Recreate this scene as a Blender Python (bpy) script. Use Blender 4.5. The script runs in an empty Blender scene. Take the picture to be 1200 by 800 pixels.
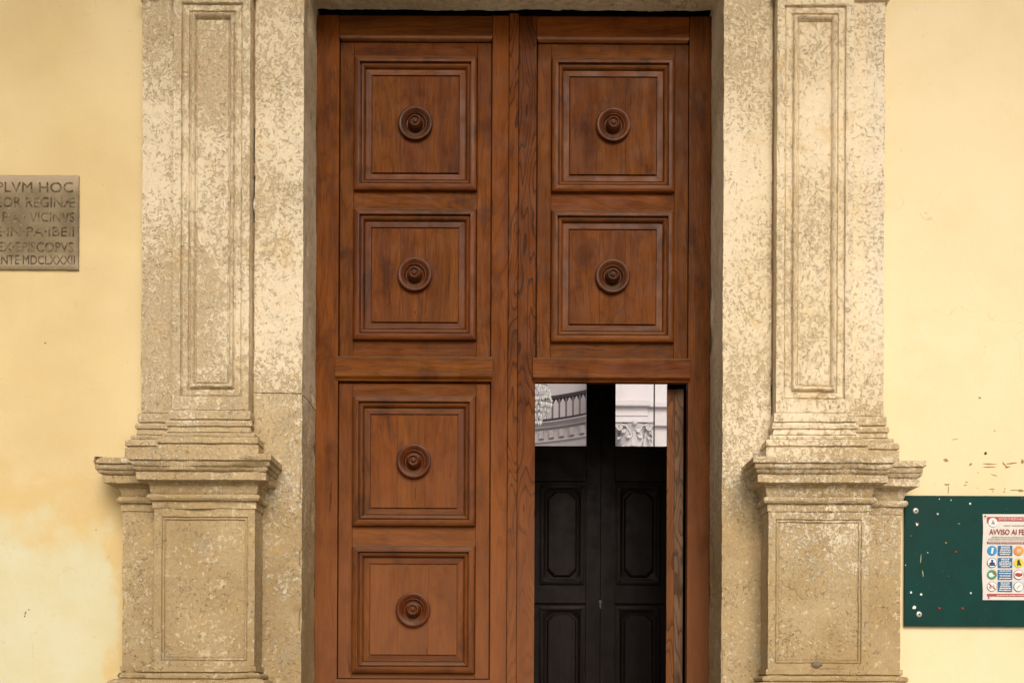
import bpy, bmesh, math, random
from mathutils import Vector, noise, Matrix
random.seed(7)
S = bpy.context.scene
COL = S.collection
# ------------------------------------------------------------------ camera
CD = 6.0; EYE = 1.30; F = 1320.0; VX, VY = 606.0, 800.0
ROLL = 0.0045
cam_d = bpy.data.cameras.new('camera'); cam = bpy.data.objects.new('camera', cam_d); COL.objects.link(cam)
cam.location = (0, -CD, EYE)
cam.rotation_mode = 'QUATERNION'
cam.rotation_quaternion = (Matrix.Rotation(math.pi/2, 4, 'X') @ Matrix.Rotation(ROLL, 4, 'Z')).to_quaternion()
cam_d.sensor_width = 36; cam_d.lens = 36*F/1200
cam_d.shift_x = -(VX-600)/1200; cam_d.shift_y = (VY-400)/1200
cam_d.clip_end = 2000; cam_d.clip_start = 0.05
S.camera = cam
# ------------------------------------------------------------------ light
SUN_EL, SUN_AZ = math.radians(33), math.radians(171)   # azimuth of the sun: behind the viewer, a little to the right
w = bpy.data.worlds.new('World'); S.world = w; w.use_nodes = True
wn = w.node_tree; wn.nodes.clear()
sky = wn.nodes.new('ShaderNodeTexSky'); sky.sky_type = 'NISHITA'; sky.sun_disc = False
sky.sun_elevation = SUN_EL; sky.sun_rotation = SUN_AZ; sky.dust_density = 4.0; sky.air_density = 1.0; sky.ozone_density = 1.0
bg = wn.nodes.new('ShaderNodeBackground'); bg.inputs[1].default_value = 0.09
wo = wn.nodes.new('ShaderNodeOutputWorld')
wn.links.new(sky.outputs[0], bg.inputs[0]); wn.links.new(bg.outputs[0], wo.inputs[0])
sd = bpy.data.lights.new('sun', 'SUN'); sd.energy = 1.5; sd.angle = math.radians(34); sd.color = (1.0, 0.955, 0.90)
so = bpy.data.objects.new('sun', sd); COL.objects.link(so)
sdir = Vector((math.sin(SUN_AZ)*math.cos(SUN_EL), math.cos(SUN_AZ)*math.cos(SUN_EL), math.sin(SUN_EL)))
so.rotation_mode = 'QUATERNION'; so.rotation_quaternion = sdir.to_track_quat('Z', 'Y')
so.location = (0, -20, 20)
S.view_settings.view_transform = 'Standard'; S.view_settings.look = 'None'
S.view_settings.exposure = 0.36; S.view_settings.gamma = 1.0
S.cycles.max_bounces = 8

# ------------------------------------------------------------------ helpers
XC = -0.030                       # the portal's axis
def PX(px, D=CD): return (px-VX)/F*D
def PZ(py, D=CD): return EYE+(VY-py)/F*D
def PZx(px, py, D): return EYE+((VY-py)+ROLL*(px-VX))/F*D
def PXx(px, py, D): return ((px-VX)-ROLL*(VY-py))/F*D

def tag(o, label=None, cat=None, group=None, kind=None):
    if label: o['label'] = label
    if cat: o['category'] = cat
    if group: o['group'] = group
    if kind: o['kind'] = kind
    return o
def empty(name, loc=(0, 0, 0), **k):
    o = bpy.data.objects.new(name, None); COL.objects.link(o); o.location = loc; o.empty_display_size = .1
    return tag(o, **k)
def mesh_obj(name, verts, faces, mat, parent=None, smooth=None, **k):
    me = bpy.data.meshes.new(name); me.from_pydata([tuple(v) for v in verts], [], faces); me.update()
    bm = bmesh.new(); bm.from_mesh(me); bmesh.ops.recalc_face_normals(bm, faces=bm.faces) if k.pop('recalc', False) else None
    bm.to_mesh(me); bm.free()
    if mat: me.materials.append(mat)
    if smooth is not None:
        for p in me.polygons: p.use_smooth = True
        try: me.set_sharp_from_angle(angle=math.radians(smooth))
        except Exception: pass
    o = bpy.data.objects.new(name, me); COL.objects.link(o)
    if parent:
        o.parent = parent
        o.matrix_parent_inverse = Matrix.Translation(-world_loc(parent))
    return tag(o, **k)
def world_loc(p):
    v = Vector((0, 0, 0))
    while p is not None:
        v = v + p.location
        if p.parent is not None: v = v + p.matrix_parent_inverse.translation
        p = p.parent
    return v
def bm_obj(name, bm, mat, parent=None, smooth=None, **k):
    bmesh.ops.recalc_face_normals(bm, faces=bm.faces)
    me = bpy.data.meshes.new(name); bm.to_mesh(me); bm.free()
    me.materials.append(mat)
    if smooth is not None:
        for p in me.polygons: p.use_smooth = True
        me.set_sharp_from_angle(angle=math.radians(smooth))
    o = bpy.data.objects.new(name, me); COL.objects.link(o)
    if parent:
        o.parent = parent; o.matrix_parent_inverse = Matrix.Translation(-world_loc(parent))
    return tag(o, **k)
def add_box(bm, x0, x1, y0, y1, z0, z1, bev=0.0):
    vs = [bm.verts.new((x, y, z)) for z in (z0, z1) for y in (y0, y1) for x in (x0, x1)]
    fs = [(0, 1, 5, 4), (2, 6, 7, 3), (0, 4, 6, 2), (1, 3, 7, 5), (0, 2, 3, 1), (4, 5, 7, 6)]
    ff = [bm.faces.new([vs[i] for i in f]) for f in fs]
    if bev > 0:
        ed = list({e for f in ff for e in f.edges})
        bmesh.ops.bevel(bm, geom=ed, offset=bev, segments=2, profile=.6, affect='EDGES')
def box(name, x0, x1, y0, y1, z0, z1, mat, parent=None, bev=0.0, **k):
    bm = bmesh.new(); add_box(bm, min(x0, x1), max(x0, x1), min(y0, y1), max(y0, y1), min(z0, z1), max(z0, z1), bev)
    return bm_obj(name, bm, mat, parent, **k)
def lathe(bm, cx, cy, cz, prof, n=40, axis='Y', sides=None):
    """prof: (radius, height toward the viewer)"""
    rings = []
    for r, h in prof:
        ring = []
        for i in range(n):
            a = 2*math.pi*i/n
            if axis == 'Y': p = (cx+r*math.cos(a), cy-h, cz+r*math.sin(a))
            else: p = (cx+r*math.cos(a), cy+r*math.sin(a), cz+h)
            ring.append(bm.verts.new(p))
        rings.append(ring)
    for a, b in zip(rings, rings[1:]):
        for i in range(n): bm.faces.new((a[i], a[(i+1) % n], b[(i+1) % n], b[i]))
    if prof[-1][0] > 1e-4: bm.faces.new(rings[-1])
    if prof[0][0] > 1e-4: bm.faces.new(list(reversed(rings[0])))
def tube(bm, pts, r, n=8):
    pts = [Vector(p) for p in pts]; rings = []
    for i, p in enumerate(pts):
        d = (pts[min(i+1, len(pts)-1)]-pts[max(i-1, 0)]).normalized()
        u = d.orthogonal().normalized() if i == 0 else (u - d*u.dot(d)).normalized()
        v = d.cross(u)
        rings.append([bm.verts.new(p+(u*math.cos(2*math.pi*k/n)+v*math.sin(2*math.pi*k/n))*r) for k in range(n)])
    for a, b in zip(rings, rings[1:]):
        for k in range(n): bm.faces.new((a[k], a[(k+1) % n], b[(k+1) % n], b[k]))
    bm.faces.new(list(reversed(rings[0]))); bm.faces.new(rings[-1])

# ------------------------------------------------------------------ materials
class NT:
    def __init__(s, name, rough=.6, spec=.5):
        s.m = bpy.data.materials.new(name); s.m.use_nodes = True; s.t = s.m.node_tree
        s.b = s.t.nodes['Principled BSDF']; s.b.inputs['Roughness'].default_value = rough
        s.b.inputs['Specular IOR Level'].default_value = spec
    def n(s, typ, **k):
        nd = s.t.nodes.new('ShaderNode'+typ)
        for a, v in k.items(): setattr(nd, a, v)
        return nd
    def put(s, sock, v):
        if hasattr(v, 'links') or isinstance(v, bpy.types.NodeSocket): s.t.links.new(v, sock)
        elif isinstance(v, (tuple, list)):
            sock.default_value = tuple(v)+(1,) if (len(v) == 3 and sock.type == 'RGBA') else tuple(v)
        else: sock.default_value = v
    def pos(s): return s.n('NewGeometry').outputs['Position']
    def objc(s): return s.n('TexCoord').outputs['Object']
    def math(s, op, a, b=0.0, clamp=False):
        nd = s.n('Math', operation=op, use_clamp=clamp); s.put(nd.inputs[0], a); s.put(nd.inputs[1], b); return nd.outputs[0]
    def vm(s, op, a, b):
        nd = s.n('VectorMath', operation=op); s.put(nd.inputs[0], a)
        s.put(nd.inputs[3] if op == 'SCALE' else nd.inputs[1], b); return nd.outputs[0]
    def noise(s, v, scale, detail=4, rough=.55, dist=0.0, color=False):
        nd = s.n('TexNoise'); s.put(nd.inputs['Vector'], v); nd.inputs['Scale'].default_value = scale
        nd.inputs['Detail'].default_value = detail; nd.inputs['Roughness'].default_value = rough
        nd.inputs['Distortion'].default_value = dist
        return nd.outputs['Color' if color else 'Fac']
    def ramp(s, v, a, b, c=0.0, d=1.0, smooth=True):
        nd = s.n('MapRange', interpolation_type='SMOOTHSTEP' if smooth else 'LINEAR')
        s.put(nd.inputs[0], v); s.put(nd.inputs[1], a); s.put(nd.inputs[2], b); s.put(nd.inputs[3], c); s.put(nd.inputs[4], d)
        return nd.outputs[0]
    def mix(s, f, a, b, blend='MIX'):
        nd = s.n('Mix', data_type='RGBA', blend_type=blend)
        s.put(nd.inputs[0], f); s.put(nd.inputs[6], a); s.put(nd.inputs[7], b); return nd.outputs[2]
    def xyz(s, v):
        nd = s.n('SeparateXYZ'); s.put(nd.inputs[0], v); return nd.outputs
    def bump(s, h, strength=.5, dist=.01):
        nd = s.n('Bump'); nd.inputs['Strength'].default_value = strength; nd.inputs['Distance'].default_value = dist
        s.put(nd.inputs['Height'], h); s.t.links.new(nd.outputs[0], s.b.inputs['Normal'])
    def col(s, c): s.put(s.b.inputs['Base Color'], c)

def stone_mat(name, fresh=0.0, smoothz=False):
    m = NT(name, .85, .25)
    p = m.pos(); X, Y, Z = m.xyz(p)
    wv = m.vm('SUBTRACT', m.noise(p, 7, 3, .6, color=True), (.5, .5, .5))
    p2 = m.vm('ADD', p, m.vm('SCALE', wv, .05))
    n1 = m.noise(m.vm('MULTIPLY', p2, (1.25, 1, .85)), 30, 9, .72)
    n2 = m.noise(p2, 75, 6, .65)
    n3 = m.noise(p, 190, 3, .6)
    low = m.noise(p, 1.7, 3, .5)
    low2 = m.noise(m.vm('ADD', p, (7.3, 2.1, 4.4)), 3.1, 4, .6)
    # limewash left on the stone: plenty high up, rubbed to flecks near the ground
    cov = m.ramp(Z, 1.25, 3.0, -.125+fresh, .045+fresh, smooth=False)
    side = m.ramp(X, -1.6, 1.6, -.012, .028, smooth=False)
    c = m.math('ADD', m.math('ADD', cov, side), m.math('MULTIPLY', m.math('SUBTRACT', low, .5), .28))
    f = m.math('ADD', m.math('ADD', m.math('ADD', m.math('MULTIPLY', n1, .46), m.math('MULTIPLY', n2, .36)), m.math('MULTIPLY', n3, .18)), c)
    flake = m.ramp(f, .47, .545)
    base = m.mix(m.ramp(low2, .35, .65), (.48, .345, .170), (.57, .435, .24))
    base = m.mix(m.ramp(Z, 2.1, 3.1), base, m.mix(.75, base, (.66, .53, .34)))
    base = m.mix(m.ramp(n2, .3, .7), base, m.mix(.35, base, (.30, .21, .12)))
    wash = m.mix(m.ramp(low, .35, .62), (.70, .58, .38), (.77, .66, .47))
    wash = m.mix(m.math('MULTIPLY', m.ramp(n3, .4, .75), .35), wash, (.84, .72, .52))
    cc = m.mix(flake, base, wash)
    # ochre paint stains left from the wall colour
    st = m.noise(m.vm('ADD', p2, (3.1, 0, 9.2)), 5.5, 5, .62)
    cc = m.mix(m.math('MULTIPLY', m.ramp(st, .56, .70), .38), cc, (.60, .40, .15))
    # grey lichen and pale drips
    gr = m.noise(m.vm('ADD', p2, (9.1, 5, 1.2)), 4.0, 5, .65)
    cc = m.mix(m.math('MULTIPLY', m.ramp(gr, .60, .70), .28), cc, (.42, .38, .31))
    # worm-like pits
    pitn = m.noise(m.vm('ADD', p2, (1.1, 8, 3.2)), 62, 3, .55, .8)
    pit = m.math('MULTIPLY', m.ramp(pitn, .60, .66), m.ramp(m.noise(p, 5, 2), .38, .6))
    cc = m.mix(m.math('MULTIPLY', pit, .42), cc, (.27, .19, .11))
    # black speckle on the right outer strip
    e = m.math('MULTIPLY', m.ramp(X, 1.68, 1.84), m.ramp(Z, 2.6, 3.4))
    sp = m.math('MULTIPLY', m.ramp(m.noise(p2, 60, 4, .6), .55, .62), e)
    cc = m.mix(m.math('MULTIPLY', sp, .7), cc, (.13, .115, .09))
    cc = m.mix(m.math('MULTIPLY', e, .25), cc, (.74, .68, .58))
    fl2 = m.noise(m.vm('ADD', p2, (4.4, 1.7, 6.1)), 42, 7, .7)
    lowp = m.noise(m.vm('ADD', p, (1, 6, 2)), 3.5, 3, .5)
    f2 = m.ramp(m.math('ADD', fl2, m.math('MULTIPLY', m.math('SUBTRACT', lowp, .5), .22)), .575, .615)
    f2 = m.math('MULTIPLY', f2, m.ramp(Z, 3.2, 2.2))
    cc = m.mix(m.math('MULTIPLY', f2, .8), cc, (.74, .62, .42))
    dk = m.noise(m.vm('ADD', p2, (8.4, 2.7, 1.1)), 17, 8, .72)
    cc = m.mix(m.math('MULTIPLY', m.ramp(dk, .50, .70), .20), cc, (.40, .29, .16))
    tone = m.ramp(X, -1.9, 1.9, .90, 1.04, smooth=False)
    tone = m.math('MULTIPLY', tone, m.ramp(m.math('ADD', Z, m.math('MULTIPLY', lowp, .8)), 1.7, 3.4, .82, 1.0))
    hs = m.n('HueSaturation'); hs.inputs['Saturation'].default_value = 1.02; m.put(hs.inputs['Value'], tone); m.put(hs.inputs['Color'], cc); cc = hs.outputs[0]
    m.col(cc)
    h = m.math('ADD', m.math('MULTIPLY', flake, .55), m.math('ADD', m.math('MULTIPLY', n2, .7), m.math('MULTIPLY', n3, .25)))
    h = m.math('SUBTRACT', h, m.math('MULTIPLY', pit, 1.3))
    m.bump(h, .75, .006)
    return m.m
M = {}
M['stone'] = stone_mat('weathered_limestone')

def plaster_mat():
    m = NT('ochre_plaster', .9, .15)
    p = m.pos(); X, Y, Z = m.xyz(p)
    l1 = m.noise(p, 1.1, 4, .55); l2 = m.noise(m.vm('ADD', p, (4, 3, 9)), 3.2, 5, .6); fine = m.noise(p, 60, 4, .6)
    ca = m.mix(m.ramp(X, -2.6, 1.6), (.615, .475, .245), (.84, .705, .455))  # sideways fall of light painted into the plaster: darker left, paler right
    cb = m.mix(.5, ca, (.77, .645, .38))
    c = m.mix(m.ramp(l1, .35, .65), ca, cb)
    c = m.mix(m.math('MULTIPLY', m.ramp(l2, .45, .7), .22), c, (.72, .57, .27))
    # bleached, salt-stained patch low on the left of the portal
    wb = m.noise(m.vm('ADD', p, (2, 2, 5)), 3.6, 6, .6)
    edge = m.math('ADD', Z, m.math('MULTIPLY', m.math('SUBTRACT', wb, .5), 1.0))
    pm = m.math('MULTIPLY', m.ramp(edge, 2.32, 1.92), m.ramp(m.math('ADD', X, m.math('MULTIPLY', m.math('SUBTRACT', wb, .5), .55)), -2.00, -2.10))
    pc = m.mix(m.ramp(m.noise(p, 4.2, 5, .6), .3, .7), (.60, .56, .34), (.63, .61, .43))
    c = m.mix(m.math('MULTIPLY', pm, .85), c, pc)
    yb = m.math('MULTIPLY', m.ramp(edge, 2.5, 2.25), m.ramp(X, -1.2, -1.6))
    c = m.mix(m.math('MULTIPLY', yb, m.math('MULTIPLY', m.math('SUBTRACT', 1.0, pm), .55)), c, (.60, .425, .165))
    sp = m.ramp(m.noise(p, 38, 2, .5), .74, .77)
    c = m.mix(m.math('MULTIPLY', sp, .25), c, (.45, .30, .14))
    cn = m.noise(m.vm('ADD', p, m.vm('SCALE', m.noise(p, 9, 4, .6, color=True), .12)), 2.3, 2, .5)
    ck = m.ramp(m.math('ABSOLUTE', m.math('SUBTRACT', cn, .5)), .0016, .0004)
    ck = m.math('MULTIPLY', ck, m.ramp(m.noise(p, 1.9, 2), .50, .62))
    c = m.mix(m.math('MULTIPLY', ck, .35), c, (.42, .30, .15))
    m.col(c)
    m.bump(m.math('ADD', m.math('MULTIPLY', fine, .30), m.math('ADD', m.math('MULTIPLY', l2, 1.2), m.math('MULTIPLY', m.noise(p, 14, 3), .7))), .5, .006)
    return m.m
M['plaster'] = plaster_mat()

def wood_mat(name, axis, c1, c2, c3, rough=.50, low_glare=.48, cath=0.0, coat=.0, glare_dust=True, local=False, vary=.15, spec=.08, ringamt=None):
    m = NT(name, rough, spec)
    p = m.objc() if local else m.pos()
    rnd = m.n('ObjectInfo').outputs['Random']
    off = m.n('CombineXYZ'); m.put(off.inputs[0], m.math('MULTIPLY', rnd, 17.0)); m.put(off.inputs[1], m.math('MULTIPLY', rnd, 7.0)); m.put(off.inputs[2], m.math('MULTIPLY', rnd, 31.0))
    q = m.vm('ADD', p, off.outputs[0])
    if axis == 'Z': fs, bs, cs = (1, .35, .045), (1, .5, .10), (1, .3, .16)
    else: fs, bs, cs = (.045, .35, 1), (.10, .5, 1), (.16, .3, 1)
    wob = m.vm('SCALE', m.vm('SUBTRACT', m.noise(q, 3.0, 3, .5, color=True), (.5, .5, .5)), .05)
    qw = m.vm('ADD', q, wob)
    fine = m.noise(m.vm('MULTIPLY', qw, fs), 170, 6, .65)
    broad = m.noise(m.vm('MULTIPLY', qw, bs), 16, 4, .6)
    mid = m.noise(m.vm('MULTIPLY', qw, cs), 34, 4, .6, .4)
    # growth rings as contour lines of a stretched noise
    ringn = m.noise(m.vm('MULTIPLY', qw, cs), 7.0 if cath else 5.0, 2, .45)
    rg = m.math('FRACT', m.math('MULTIPLY', ringn, 20.0 if cath else 14.0))
    ring = m.ramp(rg, .55, .97)
    ring = m.math('MULTIPLY', ring, m.ramp(rg, 1.0, .97))
    c = m.mix(m.ramp(broad, .3, .7), c1, c2)
    c = m.mix(m.math('MULTIPLY', m.ramp(fine, .45, .75), .55), c, c3)
    c = m.mix(m.math('MULTIPLY', m.ramp(mid, .5, .75), .35), c, m.mix(.5, c, c3))
    c = m.mix(m.math('MULTIPLY', ring, ringamt if ringamt is not None else (.75 if cath else .22)), c, c3)
    stn = m.noise(m.vm('ADD', m.vm('MULTIPLY', qw, (1, 1, .6)), (5, 5, 5)), 5.0, 5, .65)
    c = m.mix(m.math('MULTIPLY', m.ramp(stn, .52, .70), .55), c, (c3[0]*1.2, c3[1]*1.2, c3[2]*1.2))
    kn = m.ramp(m.noise(m.vm('MULTIPLY', qw, (1, 1, .55) if axis == 'Z' else (.55, 1, 1)), 6.5, 2, .4), .72, .80)
    c = m.mix(m.math('MULTIPLY', kn, .6), c, (c3[0]*.55, c3[1]*.5, c3[2]*.5))
    # per-board tint
    v = m.ramp(rnd, 0, 1, 1-vary, 1+vary*.9, smooth=False)
    hs = m.n('HueSaturation'); m.put(hs.inputs['Value'], v); m.put(hs.inputs['Color'], c)
    hs.inputs['Saturation'].default_value = 1.0
    m.put(hs.inputs['Hue'], m.ramp(m.math('FRACT', m.math('MULTIPLY', rnd, 7.31)), 0, 1, .4965, .5025, smooth=False))
    c = hs.outputs[0]
    X, Y, Z = m.xyz(m.pos())
    if glare_dust:
        # glare on the lower half painted in as paler wood; dust on the ledges
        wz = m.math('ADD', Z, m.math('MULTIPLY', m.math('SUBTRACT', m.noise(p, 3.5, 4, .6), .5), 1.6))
        c = m.mix(m.math('MULTIPLY', m.ramp(wz, 3.2, 1.3), low_glare), c, (.25, .102, .046))
        N = m.xyz(m.n('NewGeometry').outputs['Normal'])
        du = m.math('MULTIPLY', m.ramp(N[2], .2, .7), .75)
        c = m.mix(du, c, (.13, .085, .05))
    spk = m.ramp(m.noise(p, 55, 2, .4), .76, .79)
    c = m.mix(m.math('MULTIPLY', spk, .7), c, (.03, .012, .006))
    chk = m.ramp(m.noise(m.vm('MULTIPLY', qw, (1, .3, .05) if axis == 'Z' else (.05, .3, 1)), 60, 2, .4), .735, .755)
    c = m.mix(m.math('MULTIPLY', chk, .55), c, (.02, .007, .003))
    m.col(c)
    m.put(m.b.inputs['Roughness'], m.ramp(m.noise(p, 9, 5, .65), .3, .75, rough-.08, rough+.16))
    m.b.inputs['Coat Weight'].default_value = coat; m.b.inputs['Coat Roughness'].default_value = .32
    m.bump(m.math('SUBTRACT', m.math('MULTIPLY', fine, .8), m.math('MULTIPLY', ring, .5)), .22, .0015)
    return m.m
WC = ((.108, .0295, .0032), (.182, .0545, .0062), (.022, .0052, .0014))
WM = ((.098, .0255, .0028), (.168, .0480, .0052), (.016, .0038, .001))
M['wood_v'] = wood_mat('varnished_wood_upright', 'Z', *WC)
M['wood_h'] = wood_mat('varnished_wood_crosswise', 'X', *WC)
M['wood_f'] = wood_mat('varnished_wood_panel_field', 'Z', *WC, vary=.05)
M['wood_mh'] = wood_mat('varnished_moulding_crosswise', 'X', *WM, rough=.40, spec=.15, low_glare=.1)
M['wood_mv'] = wood_mat('varnished_moulding_upright', 'Z', *WM, rough=.40, spec=.15, low_glare=.1)
M['wood_b'] = wood_mat('highlight_wood_bead', 'X', (.20, .062, .014), (.27, .095, .025), (.06, .016, .005), spec=.3)  # bead colour raised to paint in the light it catches
M['wood_r'] = wood_mat('varnished_wood_turned', 'Z', (.055, .0115, .0016), (.105, .0250, .003), (.012, .003, .001), vary=.25, ringamt=0.0, local=True, rough=.36, spec=.2, low_glare=.0)
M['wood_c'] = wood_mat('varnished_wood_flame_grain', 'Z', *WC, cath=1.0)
M['wood_edge'] = wood_mat('bare_pine_edge', 'Z', (.15, .085, .045), (.21, .125, .07), (.05, .025, .013), rough=.6, cath=1.0, coat=0, glare_dust=False)
M['wood_edge2'] = wood_mat('varnished_pine_edge', 'Z', (.17, .062, .018), (.23, .085, .025), (.07, .022, .008), rough=.5, cath=1.0, coat=.1, glare_dust=False)
M['dark_wood'] = wood_mat('dark_stained_wood', 'Z', (.0075, .0046, .0038), (.012, .0074, .0062), (.003, .0018, .0014), rough=.48, coat=0, glare_dust=False, spec=.10)

def plain(name, c, rough=.6, spec=.4, var=.12, scale=20, bump=.0, metal=0):
    m = NT(name, rough, spec); p = m.pos(); n = m.noise(p, scale, 5, .6)
    m.col(m.mix(m.ramp(n, .3, .7), tuple(x*(1-var) for x in c), tuple(min(1, x*(1+var)) for x in c)))
    m.b.inputs['Metallic'].default_value = metal
    if bump: m.bump(n, bump, .003)
    return m.m
M['interior'] = plain('white_stucco', (.66, .625, .635), .8, .2, .03, 2, .1)
M['interior_shade'] = plain('shade_grey_stucco', (.38, .34, .345), .8, .2, .05, 2, .1)  # shade on the gallery side painted as a greyer copy of the stucco
M['whitewash'] = plain('whitewash', (.74, .72, .68), .8, .2, .05, 3, .1)
M['iron'] = plain('dark_iron', (.045, .03, .03), .5, .5, .2)
M['black_iron'] = plain('black_fitting', (.02, .018, .016), .45, .5, .2)
M['board'] = None
def board_mat():
    m = NT('green_painted_sheet', .42, .12); p = m.pos(); X, Y, Z = m.xyz(p)
    n = m.noise(p, 6, 5, .6)
    c = m.mix(m.ramp(n, .3, .7), (.0015, .034, .028), (.003, .046, .038))
    scr = m.noise(m.vm('MULTIPLY', p, (1, 1, .09)), 80, 3, .6)
    c = m.mix(m.math('MULTIPLY', m.ramp(scr, .70, .76), .25), c, (.15, .30, .27))
    st = m.ramp(m.noise(p, 70, 2, .4), .74, .765)
    c = m.mix(m.math('MULTIPLY', st, .2), c, (.30, .36, .33))
    m.col(c); m.put(m.b.inputs['Roughness'], m.ramp(n, .3, .7, .35, .6)); return m.m
M['board'] = board_mat()
def plaque_mat():
    m = NT('old_marble_slab', .6, .35); p = m.pos(); X, Y, Z = m.xyz(p)
    n = m.noise(p, 7, 6, .62); n2 = m.noise(p, 30, 5, .6)
    c = m.mix(m.ramp(n, .3, .68), (.145, .105, .052), (.23, .175, .095))
    c = m.mix(m.math('MULTIPLY', m.ramp(m.math('ADD', Z, m.math('MULTIPLY', n, .12)), 3.815, 3.90), .75), c, (.43, .33, .22))
    c = m.mix(m.math('MULTIPLY', m.ramp(m.math('ADD', Z, m.math('MULTIPLY', n, -.10)), 3.42, 3.36), .6), c, (.38, .31, .20))
    c = m.mix(m.math('MULTIPLY', m.ramp(n2, .6, .7), .4), c, (.45, .38, .27))
    m.col(c); m.bump(n2, .3, .003); return m.m
M['plaque'] = plaque_mat()
def letter_mat():
    m = NT('worn_letter_cut', .7, .2); p = m.pos()
    n = m.noise(p, 34, 4, .7)
    m.col(m.mix(m.ramp(n, .42, .58), (.075, .050, .027), (.20, .15, .080))); return m.m
M['letter'] = letter_mat()
M['paper'] = plain('poster_paper', (.70, .665, .62), .7, .2, .03, 8)
M['scrap'] = plain('torn_paper', (.80, .80, .76), .8, .2, .06)
M['red'] = plain('print_red', (.42, .05, .035), .6)
M['dkred'] = plain('print_dark_red', (.33, .045, .03), .6)
M['blue'] = plain('print_blue', (.03, .26, .55), .6)
M['labelblue'] = plain('print_steel_blue', (.03, .13, .27), .6)
M['navy'] = plain('print_navy', (.02, .05, .16), .6)
M['green'] = plain('print_green', (.05, .28, .12), .6)
M['orange'] = plain('print_orange', (.75, .30, .05), .6)
M['yellow'] = plain('print_yellow', (.70, .55, .05), .6)
M['black'] = plain('print_black', (.03, .03, .03), .6)
M['white'] = plain('print_white', (.80, .80, .78), .6, var=.02)
M['grey'] = plain('print_grey', (.30, .28, .25), .6)
M['olive'] = plain('print_pale_green', (.42, .46, .30), .6)
M['beige'] = plain('print_beige', (.60, .50, .36), .6)
M['steel'] = plain('screw_steel', (.50, .48, .43), .4, .5, .15, metal=.6)
M['pinred'] = plain('pin_red_plastic', (.45, .03, .025), .35)
M['pinwhite'] = plain('pin_white_plastic', (.80, .82, .80), .35)
M['chip'] = plain('scraped_plaster', (.34, .225, .105), .9, .2, .2, 60)
M['chipdark'] = plain('hole_in_plaster', (.05, .025, .02), .9)
M['paving'] = plain('grey_paving', (.34, .31, .27), .7, .3, .2, 6, .3)
M['mortar'] = plain('old_mortar', (.30, .20, .11), .9, .2, .25, 40, .5)
g = NT('window_glass', .02)
gt = g.n('BsdfTransparent'); gl = g.n('BsdfGlossy'); gl.inputs['Roughness'].default_value = .02
fr = g.n('Fresnel'); fr.inputs[0].default_value = 1.45; mx = g.n('MixShader')
g.t.links.new(fr.outputs[0], mx.inputs[0]); g.t.links.new(gt.outputs[0], mx.inputs[1]); g.t.links.new(gl.outputs[0], mx.inputs[2])
g.t.links.new(mx.outputs[0], g.t.nodes['Material Output'].inputs[0]); M['glass'] = g.m
cr = NT('cut_crystal', .05, .8); cr.col((.95, .93, .88)); cr.b.inputs['Transmission Weight'].default_value = .25
M['crystal'] = cr.m
M['brass'] = plain('silvered_metal', (.70, .66, .60), .3, .5, .1, metal=.9)

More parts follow.
